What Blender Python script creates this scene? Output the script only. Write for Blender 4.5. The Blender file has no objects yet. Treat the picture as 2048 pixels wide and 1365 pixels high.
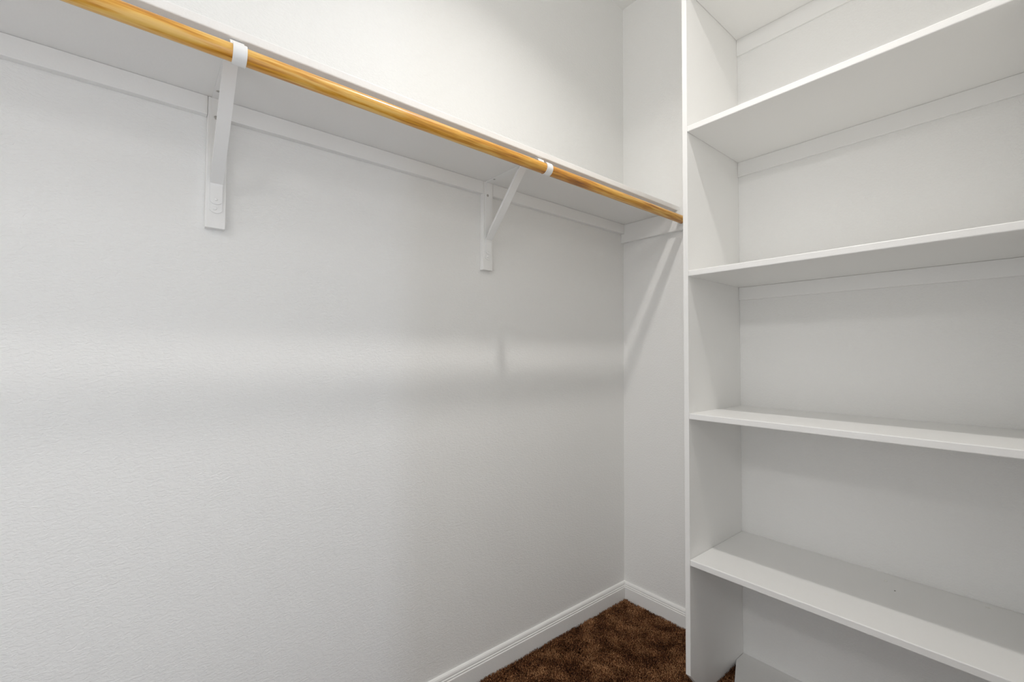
import bpy, bmesh, math, random
import numpy as np
from mathutils import Matrix, Vector
random.seed(4)
SC = bpy.context.scene
COL = SC.collection

# ------------------------------------------------------------------ camera
F_PX, YAW, PITCH, ROLL = 897.4578, 0.8788, 0.0307, 0.0052
CAM = Vector((1.2702, -1.7248, 1.1047))
cp, sp = math.cos(PITCH), math.sin(PITCH)
fw = Vector((-math.sin(YAW) * cp, math.cos(YAW) * cp, sp))
r0 = Vector((math.cos(YAW), math.sin(YAW), 0)); u0 = r0.cross(fw)
rt = math.cos(ROLL) * r0 + math.sin(ROLL) * u0
up = -math.sin(ROLL) * r0 + math.cos(ROLL) * u0
cd = bpy.data.cameras.new('camera'); cam = bpy.data.objects.new('camera', cd); COL.objects.link(cam)
cd.sensor_fit = 'HORIZONTAL'; cd.sensor_width = 36; cd.lens = F_PX * 36 / 2048; cd.clip_start = 0.02
m = Matrix((rt, up, -fw)).transposed().to_4x4(); m.translation = CAM
cam.matrix_world = m
SC.camera = cam

# ------------------------------------------------------------------ look, world, lights
SC.view_settings.view_transform = 'Standard'; SC.view_settings.look = 'None'
SC.view_settings.gamma = 1; SC.view_settings.use_curve_mapping = False
SC.view_settings.exposure = 0.06
SC.cycles.use_denoising = True
SC.cycles.max_bounces = 10; SC.cycles.diffuse_bounces = 8
w = bpy.data.worlds.new('world'); SC.world = w; w.use_nodes = True
w.node_tree.nodes['Background'].inputs[0].default_value = (.9, .95, 1, 1)
w.node_tree.nodes['Background'].inputs[1].default_value = 0.3

def area(name, loc, target, sx, sy, power, col):
    l = bpy.data.lights.new(name, 'AREA'); l.shape = 'RECTANGLE'; l.size = sx; l.size_y = sy
    l.energy = power; l.color = col
    o = bpy.data.objects.new(name, l); COL.objects.link(o); o.location = loc
    o.rotation_euler = (Vector(target) - Vector(loc)).to_track_quat('-Z', 'Y').to_euler()
    return o
LAMP_POWER = 6.0                       # emission of the closet lamp's lens
# the closet's ceiling lamp, light of the lens thrown down
cl = area('closet_lamp_light', (.77, -.93, 2.676), (.77, -.93, 0), .07, .07, 6.7, (1, .965, .925))
cl.rotation_euler = (0, 0, 0); cl.data.shape = 'DISK'; cl.data.spread = math.radians(136)
# the open side of the closet: lamp and window of the next room; added fills from the far end and overhead
area('room_lamp', (1.66, -3.15, 2.42), (.7, -.4, .9), .90, .10, 8.8, (1, .975, .97))
area('daylight', (3.3, -1.36, .95), (0, -1.70, .9), .2, 1.3, 6.8, (.72, .81, 1))
area('far_end_fill', (.72, -3.44, .85), (.72, 0, .95), .85, 1.6, 5.8, (.93, .94, 1))  # added fill facing the back wall; no doorway is built behind it
dl = area('outer_fill_light', (2.45, -2.35, 2.70), (2.45, -2.35, 0), 1.5, 1.5, 15.3, (.82, .875, 1)); dl.data.spread = math.radians(70)  # added downlight, bounced off the pale tile to lift the shelf undersides

H = 2.743

# ------------------------------------------------------------------ materials
def mat(name, col, rough=.5, build=None, spec=.5):
    m = bpy.data.materials.new(name); m.use_nodes = True
    nt = m.node_tree; b = nt.nodes['Principled BSDF']
    b.inputs['Base Color'].default_value = (*col, 1); b.inputs['Roughness'].default_value = rough
    b.inputs['Specular IOR Level'].default_value = spec
    if build: build(nt, b)
    return m
def coords(nt, scale):
    t = nt.nodes.new('ShaderNodeTexCoord'); mp = nt.nodes.new('ShaderNodeMapping')
    mp.inputs['Scale'].default_value = scale; nt.links.new(t.outputs['Object'], mp.inputs[0]); return mp.outputs[0]
def noise(nt, v, scale, detail=2, dist=0):
    n = nt.nodes.new('ShaderNodeTexNoise'); n.inputs['Scale'].default_value = scale
    n.inputs['Detail'].default_value = detail; n.inputs['Distortion'].default_value = dist
    nt.links.new(v, n.inputs['Vector']); return n.outputs[0]
def ramp(nt, v, stops):
    r = nt.nodes.new('ShaderNodeValToRGB'); e = r.color_ramp.elements
    while len(e) < len(stops): e.new(.5)
    for k, (p, c) in enumerate(stops):
        e[k].position = p; e[k].color = (*c, 1) if len(c) == 3 else c
    nt.links.new(v, r.inputs[0]); return r.outputs[0]
def bump(nt, b, v, dist, strength=1):
    n = nt.nodes.new('ShaderNodeBump'); n.inputs['Distance'].default_value = dist
    n.inputs['Strength'].default_value = strength
    nt.links.new(v, n.inputs['Height']); nt.links.new(n.outputs[0], b.inputs['Normal'])
def add(nt, a, b_, k):
    n = nt.nodes.new('ShaderNodeMath'); n.operation = 'MULTIPLY_ADD'
    nt.links.new(b_, n.inputs[0]); n.inputs[1].default_value = k; nt.links.new(a, n.inputs[2]); return n.outputs[0]

def orange_peel(nt, b):
    v = coords(nt, (1, .62, 1.25))
    a = noise(nt, v, 150, 2, .8)
    flat = ramp(nt, a, [(.40, (0, 0, 0)), (.58, (1, 1, 1))])
    bump(nt, b, add(nt, flat, noise(nt, v, 380, 2), .45), .00030)
M_WALL = mat('wall_paint', (.865, .863, .845), .62, orange_peel, .3)
def fine(nt, b):
    v = coords(nt, (1, 1, 1)); bump(nt, b, noise(nt, v, 180, 3), .0003)
M_CEIL = mat('ceiling_paint', (.87, .868, .85), .8, fine, .2)
M_TRIM = mat('trim_paint', (.88, .877, .86), .34, fine, .45)
M_METAL = mat('white_enamel', (.88, .88, .87), .28, None, .5)
M_SCREW = mat('screw_steel', (.45, .44, .42), .4, None)
M_SCREW.node_tree.nodes['Principled BSDF'].inputs['Metallic'].default_value = .8
M_FLAKE = mat('plaster_crumb', (.86, .85, .80), .9)
M_GREYFLAKE = mat('grey_crumb', (.20, .19, .17), .9)

def wood(nt, b):
    v = coords(nt, (1, .045, 1))
    g = noise(nt, v, 190, 6, .5)
    v2 = coords(nt, (1, .12, 1)); big = noise(nt, v2, 26, 4, .8)
    s = add(nt, g, big, .7)
    c = ramp(nt, s, [(.50, (.20, .058, .004)), (.66, (.50, .19, .012)), (.82, (.72, .35, .036)), (1.0, (.84, .52, .13))])
    nt.links.new(c, b.inputs['Base Color']); bump(nt, b, g, .0004)
    b.inputs['Coat Weight'].default_value = .5; b.inputs['Coat Roughness'].default_value = .22
M_WOOD = mat('varnished_pine', (.5, .25, .05), .42, wood)

def carpet(nt, b):
    v = coords(nt, (1, 1, 0.35))
    a = noise(nt, v, 330, 1); big = noise(nt, coords(nt, (1, 1, 1)), 14, 3)
    s = add(nt, a, big, .5)
    c = ramp(nt, s, [(.57, (.020, .005, .0015)), (.70, (.095, .030, .009)), (.80, (.26, .105, .036)), (.93, (.62, .34, .17))])
    nt.links.new(c, b.inputs['Base Color'])
M_CARPET = mat('brown_carpet_yarn', (.08, .04, .02), .75, carpet, .25)
def tiles(nt, b):
    t = nt.nodes.new('ShaderNodeTexBrick'); t.offset = 0; t.inputs['Scale'].default_value = 1
    t.inputs['Brick Width'].default_value = .45; t.inputs['Row Height'].default_value = .45; t.inputs['Mortar Size'].default_value = .004
    t.inputs['Color1'].default_value = (.80, .78, .73, 1); t.inputs['Color2'].default_value = (.76, .74, .69, 1)
    t.inputs['Mortar'].default_value = (.5, .48, .44, 1)
    nt.links.new(coords(nt, (1, 1, 1)), t.inputs['Vector']); nt.links.new(t.outputs[0], b.inputs['Base Color'])
M_BOUNCE_TILE = mat('bounce_floor_tile', (.8, .78, .73), .45, tiles, .3)  # kept pale so the outer floor throws light up into the closet
M_BACKING = mat('carpet_ground', (.035, .014, .006), .95, None, .1)
M_LENS = bpy.data.materials.new('lit_lens'); M_LENS.use_nodes = True
nt = M_LENS.node_tree; b = nt.nodes['Principled BSDF']
b.inputs['Base Color'].default_value = (.9, .9, .88, 1)
b.inputs['Emission Color'].default_value = (1, .97, .92, 1); b.inputs['Emission Strength'].default_value = LAMP_POWER

# ------------------------------------------------------------------ helpers
def link(name, bm, m, parent=None, smooth=False):
    me = bpy.data.meshes.new(name); bmesh.ops.recalc_face_normals(bm, faces=bm.faces); bm.to_mesh(me); bm.free()
    me.materials.append(m)
    if smooth:
        for p in me.polygons: p.use_smooth = True
        try: me.set_sharp_from_angle(angle=math.radians(40))
        except Exception: pass
    o = bpy.data.objects.new(name, me); COL.objects.link(o)
    if parent: o.parent = parent
    return o
def thing(name, label, cat, loc=(0, 0, 0), group=None):
    o = bpy.data.objects.new(name, None); COL.objects.link(o); o.location = loc; o.empty_display_size = .05
    o['label'] = label; o['category'] = cat
    if group: o['group'] = group
    return o
def tag(o, label, cat, group=None, kind=None):
    o['label'] = label; o['category'] = cat
    if group: o['group'] = group
    if kind: o['kind'] = kind
    return o
def struct(o, kind='structure'):
    o['kind'] = kind; return o
def box(bm, x0, x1, y0, y1, z0, z1, bev=0):
    b2 = bmesh.new()
    vs = [b2.verts.new((x, y, z)) for x in (x0, x1) for y in (y0, y1) for z in (z0, z1)]
    for f in ((0, 1, 3, 2), (4, 6, 7, 5), (0, 4, 5, 1), (2, 3, 7, 6), (0, 2, 6, 4), (1, 5, 7, 3)):
        b2.faces.new([vs[i] for i in f])
    bmesh.ops.recalc_face_normals(b2, faces=b2.faces)
    if bev: bmesh.ops.bevel(b2, geom=b2.edges[:], offset=bev, segments=2, profile=.5, affect='EDGES')
    t = bpy.data.meshes.new('t'); b2.to_mesh(t); b2.free(); bm.from_mesh(t); bpy.data.meshes.remove(t)
    return bm
def prism(bm, prof, axis, a0, a1, off=0):
    """closed 2-D profile swept along an axis; 'x': profile is (y,z); 'y': profile is (x,z)."""
    def P(q, a): return (a, q[0], q[1]) if axis == 'x' else (q[0], a, q[1])
    A = [bm.verts.new(P(q, a0)) for q in prof]; B = [bm.verts.new(P(q, a1)) for q in prof]
    n = len(prof)
    for i in range(n): bm.faces.new((A[i], A[(i + 1) % n], B[(i + 1) % n], B[i]))
    bm.faces.new(A[::-1]); bm.faces.new(B)
    return bm
def strip(bm, path, t, widths, yc):
    """flat metal strip bent along path (x,z), thickness t, width along y."""
    n = len(path); rows = []
    for i, (x, z) in enumerate(path):
        a = path[max(i - 1, 0)]; c = path[min(i + 1, n - 1)]
        d = Vector((c[0] - a[0], c[1] - a[1])).normalized(); nx, nz = -d.y, d.x
        w_ = widths[i] / 2
        rows.append([bm.verts.new((x + s * nx * t / 2, yc + q * w_, z + s * nz * t / 2)) for s, q in ((-1, -1), (-1, 1), (1, 1), (1, -1))])
    for i in range(n - 1):
        for k in range(4): bm.faces.new((rows[i][k], rows[i][(k + 1) % 4], rows[i + 1][(k + 1) % 4], rows[i + 1][k]))
    bm.faces.new(rows[0]); bm.faces.new(rows[-1][::-1])
    return bm
def tip(z0, z1, w_, n=5):
    """heights and widths of a rounded strip tip: from the narrow end z0 to full width."""
    r = w_ / 2; out = []
    for k in range(n):
        a = math.pi / 2 * k / (n - 1)
        out.append((z0 + r * .75 * (1 - math.cos(a)), max(w_ * math.sin(a), w_ * .15)))
    return out

# ------------------------------------------------------------------ room shell
T = .11
JY = -1.2                        # where the short right wall ends
XR = 1.280                       # face of the short right wall
bm = box(bmesh.new(), -T, 3.8, -3.6, T, -.1, 0); floor = struct(link('floor', bm, M_BACKING))
bm = box(bmesh.new(), 1.42, 3.7, -3.5, JY + .02, .0002, .008); struct(link('floor_outer_bounce', bm, M_BOUNCE_TILE))  # unseen tile floor, added as a reflector for the shelf undersides
bm = box(bmesh.new(), -T, 3.8, -3.6, T, H, H + .1); struct(link('ceiling', bm, M_CEIL))
bm = box(bmesh.new(), -T, 0, -3.6, 0, 0, H); struct(link('wall_left', bm, M_WALL))
bm = box(bmesh.new(), -T, XR, 0, T, 0, H); struct(link('wall_back', bm, M_WALL))
bm = box(bmesh.new(), XR, XR + T, JY, T, 0, H); struct(link('wall_right', bm, M_WALL))
bm = box(bmesh.new(), XR + T, 3.8, JY + .02, JY + .02 + T, 0, H); struct(link('wall_back_outer', bm, M_WALL))
bm = box(bmesh.new(), 3.7, 3.8, -3.5, JY + .02, 0, H); struct(link('wall_right_outer', bm, M_WALL))
bm = box(bmesh.new(), 0, 3.8, -3.6, -3.5, 0, H); struct(link('wall_front', bm, M_WALL))

# baseboard profile: (distance from wall, height)
BB = [(0, 0), (.014, 0), (.014, .0565), (.0132, .0580), (.0112, .0585), (.0112, .0610), (.0122, .0625), (.0120, .0645),
      (.0100, .0655), (.0092, .0670), (.0100, .0685), (.0098, .0720), (.0080, .0765), (.0050, .0795), (.0020, .0802), (0, .0802)]
PX, PD, PT = .5241, .3725, .0164          # unit: inner face of left side panel, depth, panel thickness
def mitred(name, along, a0, a1, mitre0):
    bm = bmesh.new(); A = []; B = []
    for d, z in BB:
        s = a0 - d * mitre0 if along == 'y' else a0 + d * mitre0
        A.append(bm.verts.new((d, s, z) if along == 'y' else (s, -d, z)))
        B.append(bm.verts.new((d, a1, z) if along == 'y' else (a1, -d, z)))
    n = len(BB)
    for i in range(n): bm.faces.new((A[i], A[(i + 1) % n], B[(i + 1) % n], B[i]))
    bm.faces.new(A); bm.faces.new(B[::-1])
    return struct(link(name, bm, M_TRIM))
mitred('baseboard_left', 'y', 0, -3.5, 1)
mitred('baseboard_back', 'x', 0, PX - PT - .0005, 1)

# carpet pile (cannot be counted: stuff)
def pile():
    rng = np.random.default_rng(2)
    def pts(n, x0, x1, y0, y1): return np.stack([rng.uniform(x0, x1, n), rng.uniform(y0, y1, n)], 1)
    P = np.concatenate([pts(95000, .0165, .70, -1.02, -.017), pts(38000, .70, XR - .004, -1.6, -.017), pts(30000, .0165, .70, -1.6, -1.02)])
    inside = (P[:, 0] > PX - PT - .004) & (P[:, 0] < PX + .004) & (P[:, 1] > -PD)      # under the side panel
    cover_ledge = (P[:, 0] > PX) & (P[:, 1] > -.062)  # keeps pile out of the rear of the added cover block
    P = P[~inside & ~cover_ledge]; n = len(P)
    h = rng.normal(.0095, .0013, n).clip(.006, .013)
    # clumps lean together
    ang = 2.5 * np.sin(P[:, 0] * 37 + 2 * np.sin(P[:, 1] * 23)) + 2.2 * np.cos(P[:, 1] * 41 + P[:, 0] * 13) + rng.normal(0, 1.1, n)
    lean = rng.uniform(.2, .75, n) * h
    d = np.stack([np.cos(ang), np.sin(ang)], 1)
    rad = rng.uniform(.0008, .0013, n); ph = rng.uniform(0, 6.28, n)
    rings = [(0, 0, 1.), (.45, .22, 1.05), (.8, .6, .95), (1.0, 1.0, .45)]
    V = np.zeros((n, len(rings), 3, 3))
    for k, (t, l, s) in enumerate(rings):
        c = P + d * (lean * l)[:, None]
        for j in range(3):
            a = ph + j * 2.0944 + k * .5
            V[:, k, j, 0] = c[:, 0] + np.cos(a) * rad * s; V[:, k, j, 1] = c[:, 1] + np.sin(a) * rad * s
            V[:, k, j, 2] = h * t
    V[:, :, :, 0] = V[:, :, :, 0].clip(.0148, XR - .001); V[:, :, :, 1] = V[:, :, :, 1].clip(None, -.0148)
    nr = len(rings)
    q = []
    for k in range(nr - 1):
        for j in range(3):
            j2 = (j + 1) % 3; q.append((k * 3 + j, k * 3 + j2, (k + 1) * 3 + j2, (k + 1) * 3 + j))
    q = np.array(q); base = (np.arange(n) * nr * 3)[:, None, None]
    Q = (q[None] + base).reshape(-1); tr = (np.array([[9, 10, 11]])[None] + base).reshape(-1)
    nq = n * len(q); loops = np.concatenate([Q, tr]).astype(np.int32)
    me = bpy.data.meshes.new('carpet_pile')
    me.vertices.add(n * nr * 3); me.vertices.foreach_set('co', V.reshape(-1).astype(np.float32))
    me.loops.add(len(loops)); me.loops.foreach_set('vertex_index', loops)
    starts = np.concatenate([np.arange(nq) * 4, nq * 4 + np.arange(n) * 3]).astype(np.int32)
    me.polygons.add(len(starts)); me.polygons.foreach_set('loop_start', starts)
    me.polygons.foreach_set('use_smooth', np.ones(len(starts), dtype=bool))
    me.update(calc_edges=True); me.validate()
    me.materials.append(M_CARPET)
    o = bpy.data.objects.new('carpet_pile', me); COL.objects.link(o)
    tag(o, 'dark brown shaggy carpet pile covering the closet floor', 'carpet', kind='stuff')
pile()

# ------------------------------------------------------------------ long wall shelf, cleats, rod, brackets
SB = 1.7078; ST = .019; SD = .285          # underside height, thickness, depth
CT = .019; CZ = .0437                      # cleat thickness and height
BY = (-1.5955, -.7995); BW = .040          # bracket positions along the wall, backing strip width
bm = box(bmesh.new(), .0005, SD, -3.3, -.003, SB, SB + ST, .0022)
tag(link('wall_shelf', bm, M_TRIM), 'long white painted shelf board above the wooden clothes rod', 'shelf')
segs = [(-.0195, BY[1] + BW / 2 + .0006, 'white cleat under the wall shelf, between the far bracket and the corner'),
        (BY[1] - BW / 2 - .0006, BY[0] + BW / 2 + .0006, 'white cleat under the wall shelf, between the two brackets'),
        (BY[0] - BW / 2 - .0006, -3.3, 'white cleat under the wall shelf, from the near bracket to the left edge')]
for y0, y1, lab in segs:
    bm = box(bmesh.new(), .0003, CT, y1, y0, SB - CZ, SB - .0004, .001)
    tag(link('shelf_cleat', bm, M_TRIM), lab, 'cleat', 'cleats under the wall shelf')
bm = box(bmesh.new(), .0003, .37, -CT, -.0003, SB - .0835, SB - .0004, .001)
tag(link('shelf_cleat', bm, M_TRIM), 'taller white end cleat on the short wall, under the far end of the wall shelf', 'cleat', 'cleats under the wall shelf')

RX, RZ, RR = .310, 1.662, .0157
def cyl_y(bm, x, z, r, y0, y1, n=48, rb=.0015):
    rings = [(y0, r - rb), (y0 + rb * (1 if y1 > y0 else -1), r), (y1 - rb * (1 if y1 > y0 else -1), r), (y1, r - rb)]
    R = [[bm.verts.new((x + math.cos(a) * q, y, z + math.sin(a) * q)) for a in (2 * math.pi * k / n for k in range(n))] for y, q in rings]
    for A, B in zip(R, R[1:]):
        for k in range(n): bm.faces.new((A[k], A[(k + 1) % n], B[(k + 1) % n], B[k]))
    bm.faces.new(R[0][::-1]); bm.faces.new(R[-1]); return bm
bm = cyl_y(bmesh.new(), RX, RZ, RR, -3.25, -.0235)
tag(link('closet_rod', bm, M_WOOD, smooth=True), 'round amber varnished wooden clothes rod running under the long wall shelf', 'clothes rod')
# cup on the end cleat that carries the rod
def socket():
    t = thing('rod_socket', 'small white round socket holding the far end of the wooden rod', 'rod socket', (RX, -CT, RZ))
    bm = bmesh.new(); n = 36
    ri, ro = RR + .0012, RR + .0042
    y0, y1 = -.0003, -.0135
    prof = [(y0, 0), (y0, ro + .004), (y0 - .002, ro + .004), (y0 - .003, ro), (y1, ro), (y1, ri), (y0 - .004, ri), (y0 - .004, 0)]
    R = [[bm.verts.new((math.cos(a) * q, y, math.sin(a) * q)) if q else None for a in (2 * math.pi * k / n for k in range(n))] for y, q in prof]
    for A, B in zip(R[1:-1], R[2:-1]):
        for k in range(n): bm.faces.new((A[k], A[(k + 1) % n], B[(k + 1) % n], B[k]))
    bm.faces.new(R[1]); bm.faces.new(R[-2][::-1])
    link('cup', bm, M_METAL, t, smooth=True)
socket()

def screw(bm, x, y, z, r=.0042, axis='x'):
    n = 20; prof = [(0, r), (.0012, r * .85), (.0018, r * .5)]
    rows = []
    for h_, q in prof:
        rows.append([bm.verts.new((x + h_, y + math.cos(a) * q, z + math.sin(a) * q) if axis == 'x' else
                                  (x + math.cos(a) * q, y + math.sin(a) * q, z - h_)) for a in (2 * math.pi * k / n for k in range(n))])
    for A, B in zip(rows, rows[1:]):
        for k in range(n): bm.faces.new((A[k], A[(k + 1) % n], B[(k + 1) % n], B[k]))
    bm.faces.new(rows[-1]); bm.faces.new(rows[0][::-1])
    return bm
def make_bracket(label):
    """modelled round y = 0, origin at the wall"""
    t = thing('shelf_bracket', label, 'shelf bracket', (0, 0, 1.3986), 'shelf and rod brackets on the long wall')
    oz = 1.3986
    def part(name, bm, m, smooth=False, parent=None):
        for v in bm.verts: v.co.z -= oz
        return link(name, bm, m, parent or t, smooth)
    part('backing_strip', box(bmesh.new(), .0003, CT + .0004, -BW / 2, BW / 2, oz, SB - .0004, .0012), M_TRIM)
    W = .026; x1 = CT + .0004 + .0013
    tp = tip(1.434, 0, W)
    part('wall_leg', strip(bmesh.new(), [(x1, z) for z, _ in tp] + [(x1, 1.5), (x1, SB - .002)], .0024, [q for _, q in tp] + [W, W], 0), M_METAL)
    # arm under the board, then the open hook round the rod
    za = SB - .0018
    path = [(x1, za), (.10, za), (.20, za), (.262, za)]; wd = [W, W, W, W]
    path += [(.276, za - .0008), (.2855, za - .006), (.2890, za - .014), (.2905, za - .024)]; wd += [W * .95, W * .9, W * .88, W * .88]
    ra = RR + .0021
    for k in range(0, 23):
        a = math.radians(168 + k * (410 - 168) / 22)
        path.append((RX + math.cos(a) * ra, RZ + math.sin(a) * ra)); wd.append(W * .88)
    for s, q in ((.3, .84), (.55, .72), (.8, .5), (.95, .22)):
        a = math.radians(410 + s * 22); path.append((RX + math.cos(a) * ra, RZ + math.sin(a) * ra)); wd.append(W * q)
    part('rod_arm', strip(bmesh.new(), path, .0024, wd, 0), M_METAL, True)
    # diagonal brace with folded edges and a flat riveted foot
    tb = tip(1.4538, 0, W * .94); xb = x1 + .0025
    foot = [(xb, z) for z, _ in tb] + [(xb, 1.496)]
    fwid = [q for _, q in tb] + [W * .94]
    diag = [(xb + .001, 1.503), (.0335, 1.5135), (.12, 1.6055), (.2035, SB - .009), (.212, za - .0032), (.228, za - .0032)]
    bm = strip(bmesh.new(), foot + diag, .0024, fwid + [W * .97, W, W, W, W, W * .9], 0)
    d = Vector((.2035 - .0335, 0, (SB - .009) - 1.5135)).normalized(); nrm = Vector((-d.z, 0, d.x))
    for s in (-1, 1):                                     # the folded flanges
        y_a, y_b = sorted((s * (W / 2 - .002), s * W / 2))
        A = Vector((.0335, 0, 1.5135)); B = Vector((.2035, 0, SB - .009))
        q = [A + d * .004, B - d * .006, B - d * .012 + nrm * .0065, A + d * .02 + nrm * .0065]
        V0 = [bm.verts.new((v.x, y_a, v.z)) for v in q]; V1 = [bm.verts.new((v.x, y_b, v.z)) for v in q]
        for k in range(4): bm.faces.new((V0[k], V0[(k + 1) % 4], V1[(k + 1) % 4], V1[k]))
        bm.faces.new(V0[::-1]); bm.faces.new(V1)
    part('brace', bm, M_METAL)
    part('screw', screw(bmesh.new(), x1 + .0012, -.002, 1.4445), M_METAL, True)
    part('screw', screw(bmesh.new(), x1 + .0012, -.004, 1.660, .0045), M_SCREW, True)
    part('screw', screw(bmesh.new(), .062, -.006, za - .0012, .0036, 'z'), M_SCREW, True)
    part('rivet', screw(bmesh.new(), xb + .0012, 0, 1.4650, .0032), M_METAL, True)
    return t
b0 = make_bracket('nearer white metal shelf-and-rod bracket, its wide hook in front of the rod')
b0.location.y = BY[0]
b1 = b0.copy(); COL.objects.link(b1); b1.location.y = BY[1]
b1['label'] = 'farther white metal shelf-and-rod bracket, closer to the corner and the shelving'
for ch in list(b0.children):
    c = ch.copy(); COL.objects.link(c); c.parent = b1

# ------------------------------------------------------------------ built-in shelving unit
ZS = [2.3041, 1.8323, 1.3601, .9020, .4411]; UT = .019; XU = 1.2560
unit = thing('shelving_unit', 'tall white built-in shelving unit with open shelves against the back wall', 'shelving unit', (PX, 0, 0))
def upart(name, bm, m=M_TRIM):
    for v in bm.verts: v.co.x -= PX
    return link(name, bm, m, unit)
# left side panel with clipped lower front corner
def side(xa, xb):
    bm = bmesh.new()
    prism(bm, [(-.0005, 2.335), (-.0005, .001), (-.279, .001), (-.3445, .0700), (-PD, .0985), (-PD, 2.335)], 'x', xa, xb)
    bmesh.ops.recalc_face_normals(bm, faces=bm.faces)
    bmesh.ops.bevel(bm, geom=bm.edges[:], offset=.0012, segments=2, profile=.5, affect='EDGES')
    return bm
upart('side_panel', side(PX - PT, PX))
upart('side_panel', side(XU, XU + .0230))
for k, z in enumerate(ZS):
    bm = box(bmesh.new(), PX + .0002, XU - .0002, -PD, -.0006, z, z + UT, .0022)
    upart('shelf', bm)
    # cleats carrying the shelf, on the back wall and on both side panels
    if k != 4:
        h_ = {0: .062, 1: .054, 2: .048, 3: .05}[k]
        upart('shelf_cleat', box(bmesh.new(), PX + .0002, XU - .0002, -.0075, -.0006, z - h_, z - .0003, .0012))

# low made-up ledge, added to cover carpet in wall white at the foot of the back wall inside the unit
bm = bmesh.new()
prof = [(PX + .0012, -.0005), (PX + .0012, -.060), (PX + .058, -.205), (XR - .002, -.205), (XR - .002, -.0005)]
A = [bm.verts.new((x, y, .0005)) for x, y in prof]; B = [bm.verts.new((x, y, .020)) for x, y in prof]
for i in range(5): bm.faces.new((A[i], A[(i + 1) % 5], B[(i + 1) % 5], B[i]))
bm.faces.new(A[::-1]); bm.faces.new(B)
struct(link('added_cover_ledge', bm, M_WALL))

# plaster crumbs lying on the lowest shelf
def crumb(x, y, lx, ly, h_, rz, m, lab):
    bm = bmesh.new(); bmesh.ops.create_icosphere(bm, subdivisions=2, radius=1)
    rr = random.Random(lab)
    for v in bm.verts:
        k = 1 + rr.uniform(-.3, .3); v.co = Vector((v.co.x * lx * k, v.co.y * ly * k, max(v.co.z, -.4) * h_ * k))
    lo = min(v.co.z for v in bm.verts)
    for v in bm.verts: v.co.z -= lo
    o = link('plaster_crumb', bm, m); o.location = (x, y, ZS[4] + UT + .0002); o.rotation_euler.z = rz
    tag(o, lab, 'debris', 'crumbs on the lowest shelf')
crumb(.8649, -.279, .0045, .0012, .0012, .5, M_FLAKE, 'white sliver near the front edge of the lowest shelf')
crumb(.9493, -.060, .0040, .0022, .0014, .2, M_FLAKE, 'pale crumb far back on the lowest shelf')
crumb(.9786, -.1105, .0022, .0012, .0010, .8, M_GREYFLAKE, 'tiny dark crumb mid-depth on the lowest shelf')
crumb(1.150, -.030, .0060, .0026, .0015, .1, M_FLAKE, 'pale flake at the right, against the back of the lowest shelf')

# ------------------------------------------------------------------ ceiling lamp of the closet (out of frame, the light of the room)
lamp = thing('ceiling_light', 'small round white ceiling light with a lit lens, above the closet', 'ceiling light', (.77, -.93, H))
def turned(prof, n=48):
    bm = bmesh.new()
    R = [[bm.verts.new((math.cos(a) * q, math.sin(a) * q, z)) for a in (2 * math.pi * k / n for k in range(n))] for q, z in prof]
    for A, B in zip(R, R[1:]):
        for k in range(n): bm.faces.new((A[k], A[(k + 1) % n], B[(k + 1) % n], B[k]))
    bm.faces.new(R[0]); bm.faces.new(R[-1][::-1]); return bm
link('housing', turned([(.095, -.0005), (.095, -.012), (.088, -.020), (.062, -.052), (.058, -.060), (.052, -.060)]), M_METAL, lamp, True)
link('lens', turned([(.050, -.0605), (.050, -.063), (.044, -.065)]), M_LENS, lamp, True)
